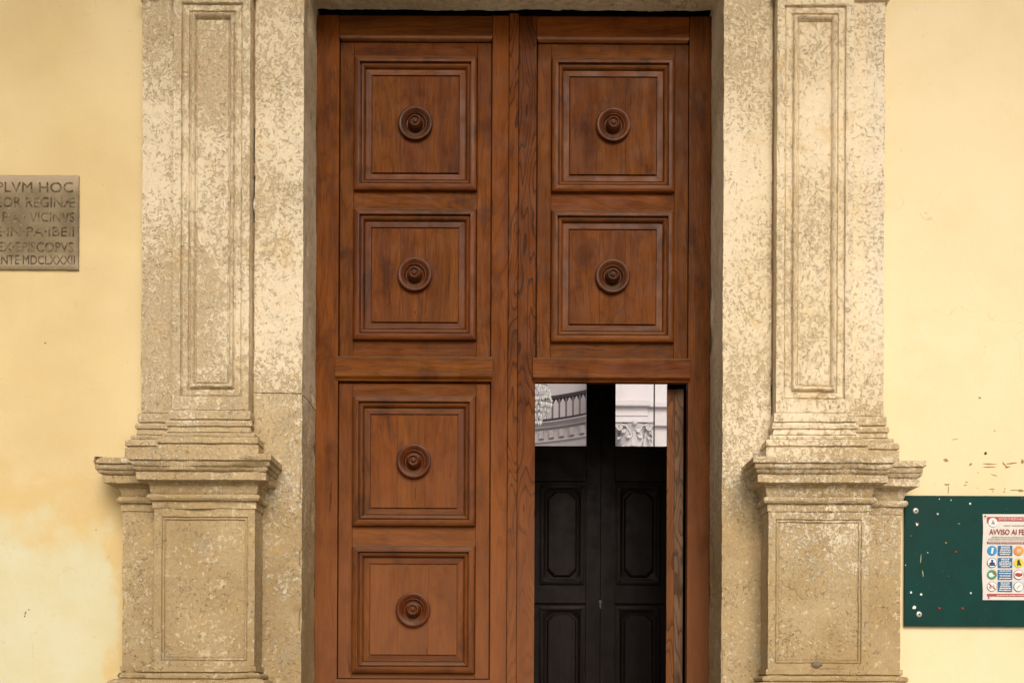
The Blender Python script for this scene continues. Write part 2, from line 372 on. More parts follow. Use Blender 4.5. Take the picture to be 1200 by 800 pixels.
# ------------------------------------------------------------------ rough stone building
def rough(p, amp=.0022, chip=.0):
    v = noise.noise_vector(p*9.0)*amp + noise.noise_vector(p*38.0)*(amp*.55)
    return v
def cuts(a, b, step, extra=()):
    L = b-a; n = max(1, int(math.ceil(abs(L)/step)))
    s = [a+L*i/n for i in range(n+1)]
    for e in extra:
        if min(a, b) < e < max(a, b): s.append(e)
    s = sorted(set(round(x, 5) for x in s), reverse=(b < a))
    out = [s[0]]
    for x in s[1:]:
        if abs(x-out[-1]) > .0009: out.append(x)
    return out
class Stone:
    """collects rough vertical faces and swept mouldings into one mesh"""
    def __init__(s): s.v = []; s.f = []; s.mir = 1
    def grid(s, P):
        b = len(s.v); R = len(P); C = len(P[0])
        for row in P: s.v += row
        for i in range(R-1):
            for j in range(C-1):
                a = b+i*C+j; s.f.append((a, a+1, a+C+1, a+C))
    def face(s, p0, p1, z0, z1, fn=None, ub=(), zb=(), step=.02, amp=.0022, chip=.012):
        p0 = Vector((p0[0], p0[1], 0)); p1 = Vector((p1[0], p1[1], 0)); d = (p1-p0); L = d.length; d.normalize()
        nrm = Vector((-d.y, d.x, 0))*s.mir_n        # outward
        us = cuts(0, L, step, ub); zs = cuts(z0, z1, step, zb)
        P = []
        for z in zs:
            row = []
            for u in us:
                p = p0+d*u+Vector((0, 0, z))
                if fn: p = p - nrm*fn(u, z)
                cz = noise.noise(p*6.5)
                p = p + rough(p, amp)
                if cz > .42: p = p - nrm*min(chip, (cz-.42)*.05)
                row.append(p)
            P.append(row)
        s.grid(P)
    mir_n = 1
    def sweep(s, path, prof, step=.022, amp=.0022, chips=.5, ends=(0, 0)):
        n = len(path); P2 = [Vector(p) for p in path]; N = []
        for i in range(n-1):
            d = (P2[i+1]-P2[i]).normalized(); N.append(Vector((-d.y, d.x))*s.mir_n)
        M_ = []
        for i in range(n):
            if i == 0: M_.append(N[0])
            elif i == n-1: M_.append(N[-1])
            else:
                a, b = N[i-1], N[i]; M_.append((a+b)/(1+a.dot(b)))
        # refine profile
        pr = [prof[0]]
        for a, b in zip(prof, prof[1:]):
            L = math.hypot(b[0]-a[0], b[1]-a[1]); k = max(1, int(L/.012))
            for i in range(1, k+1): pr.append((a[0]+(b[0]-a[0])*i/k, a[1]+(b[1]-a[1])*i/k))
        G = []
        for o, z in pr:
            row = []
            for i in range(n-1):
                A = P2[i]+M_[i]*o; B = P2[i+1]+M_[i+1]*o; k = max(1, int((P2[i+1]-P2[i]).length/step))
                for j in range(k+(1 if i == n-2 else 0)):
                    q = A.lerp(B, j/k); p = Vector((q.x, q.y, z))
                    c = noise.noise(Vector((p.x*7, p.y*7, p.z*11)))
                    out = N[i]
                    p = p + rough(p, amp)
                    if c > .25 and o > .0: 
                        a = min(.022, (c-.25)*.10*chips)
                        p = p - Vector((out.x, out.y, 0))*min(a, max(0, o)*.8+.002)
                        p.z += a*.2
                    row.append(p)
            G.append(row)
        s.grid(G)
    def build(s, name, parent, mat=None, smooth=32, **k):
        return mesh_obj(name, s.v, s.f, mat or M['stone'], parent, smooth=smooth, recalc=False, **k)

WALL_Y = -.28; STRIP_Y = -.36; PIL_Y = -.43; JAMB_Y = -.36; DIE_Y = -.525; DIEB_Y = -.43
DOORTOP = PZ(12)              # underside of the lintel
portal = empty('stone_portal', (XC, 0, 0), label='weathered carved limestone portal with paired pilasters framing the brown wooden door', cat='portal')

def zz(row, D): return EYE+(VY-row)/F*D
# pedestal profile (offset out from the die, height)
D1 = 5.46
cornice_prof = [(-.12, 2.388), (.092, 2.388), (.096, 2.385), (.097, 2.360), (.090, 2.3572), (.083, 2.356), (.088, 2.352), (.086, 2.340), (.080, 2.333), (.071, 2.331), (.071, 2.327), (.078, 2.3255), (.075, 2.318),
                (.066, 2.311), (.058, 2.309), (.058, 2.306), (.068, 2.3055), (.068, 2.270), (.060, 2.267), (.028, 2.264), (.026, 2.255), (.018, 2.252), (.018, 2.248), (.014, 2.225), (.010, 2.213), (.005, 2.2075), (.020, 2.2065),
                (.027, 2.198), (.027, 2.188), (.020, 2.178), (.004, 2.1765), (.006, 2.172), (.006, 2.140), (-.006, 2.1385), (-.004, 2.134)]
base_prof = [(.0, 1.377), (-.005, 1.3755), (.009, 1.374), (.010, 1.352), (.010, 1.349), (-.002, 1.346), (-.002, 1.343), (.024, 1.340), (.032, 1.330), (.030, 1.318), (.020, 1.313), (.045, 1.309), (.055, 1.300), (.060, 1.28), (.055, 1.255), (.045, 1.245),
             (.070, 1.243), (.078, 1.225), (.078, 1.19), (.10, 1.185), (.10, .75), (.10, 0)]
D2 = 5.5
shaft_base_prof = [(o_, zz(r_, D2)) for o_, r_ in ((0, 477.2), (-.006, 478.2), (.010, 478.8), (.013, 480), (.013, 489), (-.002, 490), (.018, 491), (.024, 494), (.022, 497.5), (.011, 498.3), (.014, 499.2), (.018, 504.5),
                   (.004, 505.5), (.036, 506.5), (.040, 508.5), (.038, 511), (.026, 511.7), (.055, 512.4), (.060, 514), (.060, 519.6), (.048, 520.3), (.048, 521.3), (.060, 522), (.060, 536))]
SH_TOP = 4.72
def panel_fn(L, z0, z1, l, r, b, t, steps):
    """nested steps: inset depth as a function of distance inside the frame rectangle"""
    def fn(u, z):
        d = min(u-l, (L-r)-u, z-b, t-z)
        d += noise.noise(Vector((u*14, 2, z*14)))*.0016
        v = 0
        for (d0, v0), (d1, v1) in zip(steps, steps[1:]):
            if d >= d1: v = v1
            elif d > d0: v = v0+(v1-v0)*(d-d0)/(d1-d0); break
            else: break
        return v
    ub = [l+a for a, _ in steps]+[L-r-a for a, _ in steps]; zb = [b+a for a, _ in steps]+[t-a for a, _ in steps]
    return fn, ub, zb
for sg in (-1, 1):
    def q(x): return XC+sg*x
    side = 'left' if sg < 0 else 'right'
    # the paths run from the door side outwards
    mn = 1 if sg < 0 else -1
    # --- pilaster shaft with sunk panel
    st = Stone(); st.mir_n = mn
    xi, xm, xo = 1.304, 1.682, 1.858
    zb_, zt_ = zz(477, D2)-.001, SH_TOP
    # +u runs outwards
    L = xm-xi
    steps = [(0, 0), (.003, .018), (.0055, .019), (.010, .012), (.034, .012), (.0385, .025), (.0425, .025), (.048, .006), (.053, .002), (.060, .006), (.065, .014), (.0685, .030), (.072, .030), (.077, .023)]
    fn, ub, zb = panel_fn(L, zb_, zt_, .037, .037, zz(466, 5.57), zz(4, 5.57), steps)
    st.face((q(xi), JAMB_Y+.12), (q(xi), PIL_Y), zb_, zt_, step=.025)
    st.face((q(xi), PIL_Y), (q(xm), PIL_Y), zb_, zt_, fn, ub, zb, step=.011, amp=.0018, chip=.006)
    st.face((q(xm), PIL_Y), (q(xm), STRIP_Y), zb_, zt_, step=.025)
    st.face((q(xm), STRIP_Y), (q(xo), STRIP_Y), zb_, zt_, step=.018, amp=.003)
    st.face((q(xo), STRIP_Y), (q(xo), WALL_Y+.02), zb_, zt_, step=.02, amp=.004)
    st.build('pilaster', portal)
    pth = [(q(xi), JAMB_Y+.06), (q(xi), PIL_Y), (q(xm), PIL_Y), (q(xm), STRIP_Y), (q(xo), STRIP_Y), (q(xo), WALL_Y+.02)]
    st = Stone(); st.mir_n = mn; st.sweep(pth, shaft_base_prof, amp=.0026); st.build('pilaster_base', portal)
    # capital above the picture
    cap = [(0, 4.715), (.02, 4.72), (.02, 4.745), (.0, 4.75), (0, 4.83), (.03, 4.85), (.05, 4.88), (.05, 4.93), (-.1, 4.935)]
    st = Stone(); st.mir_n = mn; st.sweep(pth, cap[::-1]); st.build('pilaster_capital', portal)
    # --- pedestal
    di, dm, do = 1.248, 1.738, 1.924
    ext = 0.0
    dp = [(q(di), JAMB_Y+.04), (q(di), DIE_Y), (q(dm), DIE_Y), (q(dm), DIEB_Y), (q(do), DIEB_Y), (q(do), WALL_Y+.02)]
    st = Stone(); st.mir_n = mn; st.sweep(dp, cornice_prof, amp=.003, chips=.8)
    if sg < 0:      # the far left end of this cornice is less worn and reaches farther out
        for v in st.v:
            w_ = max(0, min(1, (q(do)+.02-v.x)/.10)); v.x -= .036*w_*max(0, min(1, (v.z-2.268)/.075))
    st.build('pedestal_cornice', portal)
    st = Stone(); st.mir_n = mn
    Ld = dm-di
    steps = [(0, 0), (.0025, .009), (.0045, .009), (.0075, .003), (.013, .003), (.0155, .012), (.018, .012), (.022, .009)]
    fn, ub, zb = panel_fn(Ld, 1.37, 2.14, .034, .036, zz(776, 5.475), zz(606.5, 5.475), steps)
    z0, z1 = 1.372, 2.139
    st.face(dp[0], dp[1], z0, z1, step=.022, amp=.003)
    st.face(dp[1], dp[2], z0, z1, fn, ub, zb, step=.011, amp=.002, chip=.008)
    st.face(dp[2], dp[3], z0, z1, step=.022, amp=.003)
    st.face(dp[3], dp[4], z0, z1, step=.016, amp=.003)
    st.face(dp[4], dp[5], z0, z1, step=.02, amp=.003)
    st.build('pedestal_die', portal)
    st = Stone(); st.mir_n = mn; st.sweep(dp, base_prof, amp=.003); st.build('pedestal_base', portal)
    # --- jamb blocks
    zj = [0.0, 1.10, 2.745, DOORTOP+.02] if sg < 0 else [0.0, 1.10, DOORTOP+.02]
    for a, b in zip(zj, zj[1:]):
        st = Stone(); st.mir_n = mn
        e = .0025
        st.face((q(1.052), .06), (q(1.052), JAMB_Y), a+e, b-e, step=.02, amp=.004)
        st.face((q(1.052), JAMB_Y), (q(1.2940), JAMB_Y), a+e, b-e, step=.013, amp=.003)
        st.face((q(1.2940), JAMB_Y), (q(1.2940), JAMB_Y+.08), a+e, b-e, step=.03, amp=.003)
        # returns into the joints
        for z in (a+e, b-e):
            xs = cuts(1.052, 1.2940, .014); P = []
            for yy in (JAMB_Y, JAMB_Y+.03):
                P.append([Vector((q(x), yy, z))+rough(Vector((q(x), JAMB_Y, z)), .003) for x in xs])
            st.grid(P)
        st.build('jamb_block', portal)
    # joint filling behind
    def mort(x0, x1, a, b, dy, amp):
        t_ = Stone(); t_.mir_n = mn; t_.face((q(x0), JAMB_Y+dy), (q(x1), JAMB_Y+dy), a, b, step=.01, amp=amp); t_.build('joint_mortar', portal, mat=M['mortar'])
    for z in zj[1:-1]: mort(1.05, 1.29, z-.01, z+.01, .008, .0022)
    segs = [(2.41, 3.60), (3.835, 3.90), (4.07, 4.8)] if sg < 0 else [(2.41, 2.66), (2.80, 4.8)]
    for a, b in segs: mort(1.2910, 1.3035, a, b, .006, .005)
# lintel
st = Stone(); st.mir_n = 1
P = []
for y in cuts(JAMB_Y, .0, .012):
    P.append([Vector((XC+x, y, DOORTOP))+rough(Vector((XC+x, y, DOORTOP)), .007) for x in cuts(-1.07, 1.07, .012)])
for yy, zu in ((.0, .03), (.0, .07), (.10, .07)):
    P.append([Vector((XC+x, yy, DOORTOP+zu))+rough(Vector((XC+x, 0, DOORTOP)), .007) for x in cuts(-1.07, 1.07, .012)])
st.grid(P)
st.face((XC+1.07, JAMB_Y), (XC-1.07, JAMB_Y), DOORTOP, 5.15, step=.03)
st.build('lintel', portal)
box('lintel_core', XC-1.32, XC+1.32, JAMB_Y+.02, .3, DOORTOP+.09, 5.14, M['stone'], portal)
st = Stone(); st.mir_n = 1
ent = [(-.1, 5.5), (.18, 5.5), (.18, 5.46), (.12, 5.40), (.06, 5.34), (.05, 5.30), (0, 5.29), (0, 5.1), (.02, 5.09), (.02, 4.94), (-.1, 4.936)]
st.sweep([(XC+1.92, WALL_Y+.02), (XC+1.92, -.44), (XC-1.92, -.44), (XC-1.92, WALL_Y+.02)][::-1] if False else [(XC+1.92, WALL_Y+.02), (XC+1.92, -.44), (XC-1.92, -.44), (XC-1.92, WALL_Y+.02)], ent, step=.08)
st.build('entablature', portal)
for px, py, ln, an in ((351.5, 206, 8, .25), (264, 240, 8, 0), (298, 240, 7, .05)):
    D_ = 5.64 if px != 264 else 5.60
    P_ = []
    for u_, v_ in ((0, -ln), (.55, 0), (.1, ln), (-.5, 0)):
        P_.append((PXx(px+u_-v_*an, py+v_, D_), PZx(px, py+v_, D_)))
    bm = bmesh.new(); a_ = [bm.verts.new((x, D_-CD-.0075, z)) for x, z in P_]; b_ = [bm.verts.new((x, D_-CD+.004, z)) for x, z in P_]
    bm.faces.new(a_); bm.faces.new(b_[::-1])
    for i in range(4): bm.faces.new((a_[i], b_[i], b_[(i+1) % 4], a_[(i+1) % 4]))
    bm_obj('paint_scratch', bm, plain('white_paint_drip', (.78, .76, .70), .6), portal)
# a grey lump of old cement on the right pedestal panel
bm = bmesh.new(); bmesh.ops.create_icosphere(bm, subdivisions=3, radius=1)
lx, lz = PXx(957, 778, 5.475), PZx(957, 778, 5.475)
for v in bm.verts:
    n_ = 1+.35*noise.noise(v.co*2.2); v.co = Vector((lx+v.co.x*.028*n_, DIE_Y+.006+v.co.y*.010*n_, lz+v.co.z*.016*n_))
bm_obj('cement_patch', bm, plain('grey_cement', (.20, .15, .11), .9, .2, .25, 60, .5), portal, smooth=60)

# ------------------------------------------------------------------ the plastered wall
wall = empty('church_wall', (0, WALL_Y, 0), label='yellow ochre plastered church wall, bleached pale low on its left side', cat='wall')
def wall_piece(x0, x1, z0, z1):
    box('wall_section', x0, x1, WALL_Y, .35, z0, z1, M['plaster'], wall)
wall_piece(-9, XC-1.80, 0, 5.2); wall_piece(XC+1.80, 9, 0, 5.2); wall_piece(-9, 9, 5.2, 8.1)
for sg in (-1, 1):
    box('masonry_core', XC+sg*1.34, XC+sg*1.797, -.27, .35, 0, 5.19, M['mortar'], wall)
def blob(name, pts, y0, th, mat, parent, jit=0):
    bm = bmesh.new()
    a = [bm.verts.new((x, y0, z)) for x, z in pts]; b = [bm.verts.new((x, y0-th, z)) for x, z in pts]
    bm.faces.new(b); bm.faces.new(list(reversed(a)))
    for i in range(len(pts)): bm.faces.new((a[i], a[(i+1) % len(pts)], b[(i+1) % len(pts)], b[i]))
    return bm_obj(name, bm, mat, parent)
def blot(px, py, rx, ry, D, n=9, ang=0, seed=0):
    r = random.Random(seed+int(px*7+py)); out = []
    for i in range(n):
        a = 2*math.pi*i/n; k = r.uniform(.55, 1.15)
        u, v = rx*k*math.cos(a), ry*k*math.sin(a)
        u, v = u*math.cos(ang)-v*math.sin(ang), u*math.sin(ang)+v*math.cos(ang)
        out.append((PXx(px+u, py+v, D), PZx(px+u, py+v, D)))
    return out[::-1]
DW = CD+WALL_Y
chips = [(1154.8, 531, 2.4, 1.8, 0, 'chipdark'), (1108.5, 539, 3.6, 2.3, .3, 'chip'), (1137.5, 543.6, 1.5, 2.2, .7, 'chip'),
         (1159, 543.5, 9, .8, .02, 'chip'), (1159, 547, 8, .7, -.03, 'chip'), (1176, 543, 3, 1, 1.0, 'chip'), (1185, 542.8, 8.5, 1, -.05, 'chip'), (1181, 547, 4.5, .8, -.25, 'chip'), (1178.5, 545.5, 4, .7, .8, 'chip'),
         (1164.5, 556.3, 4, .7, .3, 'chip'), (1110, 567.5, 3.6, 1.2, .1, 'chip'), (1111.3, 573.5, .8, 5.5, 0, 'chip'), (1132.5, 564.7, 2, .8, 0, 'chip'), (1131.2, 568.2, 2.2, .8, 0, 'chip'),
         (1162.5, 572.8, 3.8, .8, .05, 'chip'), (1163.2, 575.6, 1.2, .7, 0, 'chip'), (1177.5, 572.5, .8, 1.6, .2, 'chip'), (1176.5, 576, 1.6, .8, 0, 'chip'), (1189, 574, 6, .7, 0, 'chip'), (1196, 574.5, 4, 1.6, .0, 'chip'),
         (1198, 540.5, 2.2, 3.4, .2, 'chip'), (1165.5, 504.6, 1.6, .7, .8, 'chip'), (1146, 553.8, .8, .7, 0, 'chip'), (1145.6, 571.5, .5, .9, 0, 'chip'), (1119, 514.5, 4, .5, -.15, 'chip'),
         (30, 718, 1.2, 3.0, .3, 'chip'), (34, 714, 1.6, .8, .3, 'chip'), (29, 721.5, .8, 1.4, 0, 'chipdark'), (112.5, 620.5, .8, .6, 0, 'chipdark'), (53, 402, .9, .9, 0, 'chipdark'), (1148, 466, 1.6, 1.2, .4, 'chip')]
for i, (a, b, c, d, e, mt) in enumerate(chips):
    blob('plaster_chip', blot(a, b, c, d, DW, 11, e, i), WALL_Y, .0008, M[mt], wall)

# ------------------------------------------------------------------ wooden door
DS = 220.0
def dx(v): return XC+v/DS            # v: photo px from the door axis at the door plane
def dz(row): return EYE+(VY-row)/DS
ROSE = [(.0895, 0), (.0895, .010), (.0915, .014), (.0920, .019), (.0900, .0235), (.086, .0255), (.080, .0255), (.073, .0235), (.066, .0190), (.060, .0145), (.0575, .0150), (.055, .0125), (.051, .0060),
        (.047, .0030), (.043, .0030), (.0405, .008), (.039, .020), (.0375, .030), (.0350, .0375), (.0325, .0400), (.0300, .0470), (.0275, .0500), (.0245, .0505), (.0225, .0470), (.0200, .0410), (.0170, .0395), (.0140, .0400), (.0125, .0440), (.0095, .0475), (.005, .0490), (.0005, .0492)]
_rose = {}
def rosette(cx, cz, y, parent):
    bm = bmesh.new(); lathe(bm, 0, 0, 0, ROSE, 56); bmesh.ops.remove_doubles(bm, verts=bm.verts, dist=1e-5)
    if 'm' not in _rose:
        o = bm_obj('rosette', bm, M['wood_r'], None, smooth=38); _rose['m'] = o.data
    else:
        bm.free(); o = bpy.data.objects.new('rosette', _rose['m']); COL.objects.link(o)
    o.location = (cx, y, cz)
    o.parent = parent; o.matrix_parent_inverse = Matrix.Translation(-world_loc(parent)); return o
# bolection moulding: (inset px, proud m)
MOULD = [(0, -.004), (0, .020), (.5, .0255), (1.4, .0285), (3.6, .0300), (6.0, .0310), (7.0, .0300), (7.3, .0120), (7.9, .0120), (8.5, .0165), (9.6, .0190), (10.8, .0180), (12.0, .0140), (12.9, .0075), (13.4, -.001),
         (14.0, -.001), (14.3, .0035), (20.2, .0035), (20.4, .0020), (20.45, -.0042)]
def panel(cx, row0, row1, hw, yb, parent, mb=1.0):
    """one door panel: four mitred moulding strips, a flat margin and a raised field with its rosette"""
    z1, z0 = dz(row0), dz(row1); x0, x1 = dx(cx-hw), dx(cx+hw); g = .0005
    fx0, fx1, fz0, fz1 = x0+21.5/DS, x1-21.5/DS, z0+22/DS, z1-22.5/DS
    yr = yb+.004
    margin = box('panel', x0+15.5/DS, x1-15.5/DS, yr, yr+.02, z0+15.5/DS, z1-15.5/DS, M['wood_v'], parent)
    prof = [(i/DS, p) for i, p in MOULD]
    def cor(k, i):
        return [(x0+i, z0+i), (x1-i, z0+i), (x1-i, z1-i), (x0+i, z1-i)][k]
    for k in range(4):
        vs, fs = [], []
        a, b = k, (k+1) % 4
        ex = [(1, 0), (0, 1), (-1, 0), (0, -1)][k]
        for i, p in prof:
            ca, cb = cor(a, i), cor(b, i)
            vs.append((ca[0]+ex[0]*g, yb-p, ca[1]+ex[1]*g)); vs.append((cb[0]-ex[0]*g, yb-p, cb[1]-ex[1]*g))
        n = len(prof)
        for j in range(n-1): fs.append((2*j, 2*j+1, 2*j+3, 2*j+2))
        fs.append(tuple(2*j for j in range(n-1, -1, -1))); fs.append(tuple(2*j+1 for j in range(n)))
        mesh_obj('moulding_strip', vs, fs, M['wood_mh'] if k % 2 == 0 else M['wood_mv'], parent, smooth=28, recalc=True)
    # raised field: three boards glued edge to edge
    fw = (fx1-fx0); n = 3; cutx = [fx0, fx0+fw*random.uniform(.3, .38), fx0+fw*random.uniform(.62, .70), fx1]
    fields = []
    for k in range(3):
        a, b = cutx[k], cutx[k+1]
        bm = bmesh.new()
        add_box(bm, a+(.0002 if k else 0), b-(.0002 if k < 2 else 0), yr-.012+random.uniform(-.0003, .0003), yr, fz0, fz1, .0009)
        fields.append(bm_obj('field_board', bm, M['wood_f'], margin))
    rosette((fx0+fx1)/2, (fz0+fz1)/2, yr-.0118, margin)
    return margin

YF, YI = 0.0, .016
def stile(v0, v1, r0, r1, y, parent, mat='wood_v', th=.07, bev=.002, name='stile'):
    return box(name, dx(v0), dx(v1), y, y+th, dz(r1), dz(r0), M[mat], parent, bev)
LROW = 1075
def lockrail(v0, v1, r0, r1, parent, y=-.016):
    """proud rail with a bevelled, undercut lower edge"""
    xa, xb = dx(v0), dx(v1); zt, zb_ = dz(r0), dz(r1); h = zt-zb_
    prof = [(YI+.005, zt), (y+.010, zt), (y+.002, zt-.006), (y, zt-.010), (y, zb_+h*.34), (y-.004, zb_+h*.32), (y-.006, zb_+h*.27), (y-.006, zb_+.024), (y-.001, zb_+.018), (y+.009, zb_+.010), (y+.011, zb_+.003), (YI+.005, zb_)]
    vs = []; n = len(prof)
    for x, s_ in ((xa, 1), (xb, -1)):
        for yy, z in prof:
            vs.append((x+s_*max(0, (yy-y))*.45*(1 if z < zt-.02 else .3), yy, z))
    fs = [(j, j+1, n+j+1, n+j) for j in range(n-1)]+[tuple(range(n-1, -1, -1)), tuple(range(n, 2*n))]
    return mesh_obj('lock_rail', vs, fs, M['wood_h'], parent, smooth=25, recalc=True)
def bead(v0, v1, r0, r1, parent):
    xa, xb = dx(v0), dx(v1); zt, zb_ = dz(r0), dz(r1)
    prof = [(YI, zt), (.003, zt), (-.004, zt-.002), (-.007, zt-.006), (-.0075, zt-.012), (-.006, zt-.018), (-.001, zt-.022), (.006, zb_+.001), (YI, zb_)]
    vs = []; n = len(prof)
    for x, s_ in ((xa, 1), (xb, -1)):
        for yy, z in prof: vs.append((x+s_*(zt-z)*.5, yy, z))
    fs = [(j, j+1, n+j+1, n+j) for j in range(n-1)]+[tuple(range(n-1, -1, -1)), tuple(range(n, 2*n))]
    return mesh_obj('bead_moulding', vs, fs, M['wood_b'], parent, smooth=25, recalc=True)

def leaf_frame(c, r0, r1, parent, rows, hw=88.5):
    """inner framing around the panels: two stiles, rails between the panel rows"""
    a, b = c-hw, c+hw
    stile(a, c-72.6, r0, r1, YI, parent, th=.04); stile(c+72.6, b, r0, r1, YI, parent, th=.04)
    edges = [r0]+[r for pr in rows for r in pr]+[r1]
    for k in range(0, len(edges), 2):
        stile(c-72.3, c+72.3, edges[k], edges[k+1], YI+.0006, parent, 'wood_h', th=.04, bev=.0012, name='rail')

left = empty('door_leaf', (dx(-116), 0, .02), label='closed left leaf of the brown wooden door with four visible rosette panels stacked', cat='door')
right = empty('door_leaf', (dx(116), 0, .02), label='right leaf of the brown wooden door, two rosette panels above the open wicket', cat='door')
# left leaf
stile(-231.3, -205, 18.7, 1086, YF, left); stile(-25.5, -6.2, 18.7, 1086, YF, left)
box('back_board', dx(-231), dx(-3), .058, .075, .02, dz(20.5), M['wood_v'], left)
stile(-204.7, -25.8, 18.7, 42, .004, left, 'wood_h', name='top_rail')
bead(-205.5, -24.5, 42.2, 48, left)
leaf_frame(-115.5, 49, 417.5, left, [(67, 224), (245.5, 399)])
lockrail(-207.5, -24, 418.5, 447.5, left)
leaf_frame(-115.5, 449, 795, left, [(464.5, 616.8), (640, 789)])
lockrail(-207.5, -24, 796, 828, left)
leaf_frame(-115.5, 829.5, 1084, left, [(846, 1000)])
for r in ((67, 224), (245.5, 399), (464.5, 616.8), (640, 789), (846, 1000)): panel(-115.5, r[0], r[1], 72, YI, left)
# meeting cover strip
stile(-5.8, 5.2, 17.5, 1086, -.014, left, 'wood_c', th=.03, bev=.004, name='cover_strip')
# right leaf
stile(5.6, 26.2, 18.7, 1086, YF+.003, right, 'wood_c'); stile(205.3, 231.3, 18.7, 1086, YF, right)
box('back_board', dx(4), dx(231), .058, .075, dz(445), dz(20.5), M['wood_v'], right)
stile(26.5, 205, 18.7, 43, .004, right, 'wood_h', name='top_rail')
bead(25.5, 206, 43, 49, right)
leaf_frame(116.3, 50, 418.5, right, [(67.5, 225), (246.5, 400.5)])
lockrail(23.5, 207.3, 419.5, 448.2, right)
for r in ((67.5, 225), (246.5, 400.5)): panel(116.3, r[0], r[1], 72, YI, right)
# head piece above both leaves: dark gap under the lintel
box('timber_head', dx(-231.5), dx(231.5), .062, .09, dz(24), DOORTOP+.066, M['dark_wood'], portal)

# wicket leaf swung inwards past a right angle, its hinge edge towards the street
hx = dx(202.5)
wk = empty('wicket_door', (hx, .06, .06), label='open wicket leaf swung inwards, seen only as a pale grained edge at right of the opening', cat='door')
WW, WT = .78, .088; wz0, wz1 = .07, dz(450)
ang = math.radians(101)
def wbox(name, u0, u1, t0, t1, z0, z1, mat, bev=.003):
    """u: distance from the hinge along the leaf, t: depth from its outer face"""
    bm = bmesh.new(); add_box(bm, u0, u1, t0, t1, z0, z1, bev)
    # closed leaf runs to -x from the hinge with its outer face to -y; then swing inwards
    for v in bm.verts:
        x, y = -v.co.x, v.co.y-WT          # inner face on the hinge line
        ca, sa = math.cos(-ang), math.sin(-ang)
        v.co = Vector((hx+x*ca-y*sa, .075+x*sa+y*ca, v.co.z))
    return bm_obj(name, bm, mat, wk)
wbox('outer_board', 0, WW, 0, .040, wz0, wz1, M['wood_edge2'])
wbox('core_board', .002, WW, .0405, WT, wz0, wz1, M['wood_edge'])
wbox('latch', WW-.06, WW+.02, .02, .05, dz(562), dz(556), M['steel'])

# ------------------------------------------------------------------ inner lobby doors
YL = 1.0; DL = CD+YL; LS = F/DL
def lx_(px): return (px-VX)/LS - ROLL*.0
def lz_(row): return EYE+(VY-row)/LS
inner = empty('lobby_door', (lx_(703), YL, 0), label='dark panelled double door with glazed top lights, behind the open wicket', cat='door')
def lbox(name, a, b, r0, r1, y0, y1, mat=None, bev=.002, parent=None):
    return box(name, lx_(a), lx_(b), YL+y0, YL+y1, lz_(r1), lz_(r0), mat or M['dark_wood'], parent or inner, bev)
RT, RB = 360, 1040
for s_ in (-1, 1):
    c = 703; 
    m0, m1 = (c+s_*.15, c+s_*17)
    lbox('meeting_stile', min(m0, m1), max(m0, m1), RT, RB, 0, .045)
    m0, m1 = (c+s_*78, c+s_*97)
    lbox('outer_stile', min(m0, m1), max(m0, m1), RT, RB, 0, .045)
    i0, i1 = sorted((c+s_*17.2, c+s_*77.8))
    for r0, r1 in ((RT, 380), (522, 563), (687, 706), (860, RB)):
        lbox('rail', i0, i1, r0, r1, .001, .044, bev=.0015)
    lbox('glass_pane', i0, i1, 380, 522, .02, .024, M['glass'], 0)
    # panel pairs with clipped corners and small round bosses
    for r0, r1 in ((563, 687), (706, 860)):
        bp = lbox('panel', i0, i1, r0, r1, .022, .036, bev=0)
        cx = c+s_*45
        x0, x1 = lx_(cx-26), lx_(cx+26); z1, z0 = lz_(r0+3.5), lz_(r1-3.5)
        def octo(i, cl): 
            a, b, c_, d = x0+i, x1-i, z0+i, z1-i
            return [(a+cl, c_), (b-cl, c_), (b, c_+cl), (b, d-cl), (b-cl, d), (a+cl, d), (a, d-cl), (a, c_+cl)]
        prof = [(0, .004, 0.0), (.0, .004, .012), (.012, .004, .016), (.022, .012, .014), (.034, .034, .004), (.040, .040, .002)]
        vs, fs = [], []
        for i, cl, h in prof: vs += [(x, YL+.022-h, z) for x, z in octo(i, cl)]
        for k in range(len(prof)-1):
            for j in range(8): fs.append((8*k+j, 8*k+(j+1) % 8, 8*k+8+(j+1) % 8, 8*k+8+j))
        mesh_obj('panel_moulding', vs, fs, M['dark_wood'], bp, smooth=25)
        prof = [(.046, .040, .002), (.049, .041, .014), (.056, .044, .020)]
        vs, fs = [], []
        for i, cl, h in prof: vs += [(x, YL+.022-h, z) for x, z in octo(i, cl)]
        for k in range(len(prof)-1):
            for j in range(8): fs.append((8*k+j, 8*k+(j+1) % 8, 8*k+8+(j+1) % 8, 8*k+8+j))
        fs.append(tuple(16+j for j in range(8)))
        mesh_obj('raised_field', vs, fs, M['dark_wood'], bp, smooth=25)
        for sx in (x0+.018, x1-.018):
            for sz in (z0+.018, z1-.018):
                bm = bmesh.new(); lathe(bm, sx, YL+.020, sz, [(.013, 0), (.013, .010), (.009, .014), (.0005, .015)], 16)
                bm_obj('corner_boss', bm, M['dark_wood'], bp, smooth=50)
bm = bmesh.new(); lathe(bm, lx_(703), YL-.001, lz_(704), [(.009, 0), (.009, .003)], 14); add_box(bm, lx_(703)-.004, lx_(703)+.004, YL-.005, YL, lz_(712), lz_(704))
bm_obj('keyhole_plate', bm, M['black_iron'], inner)
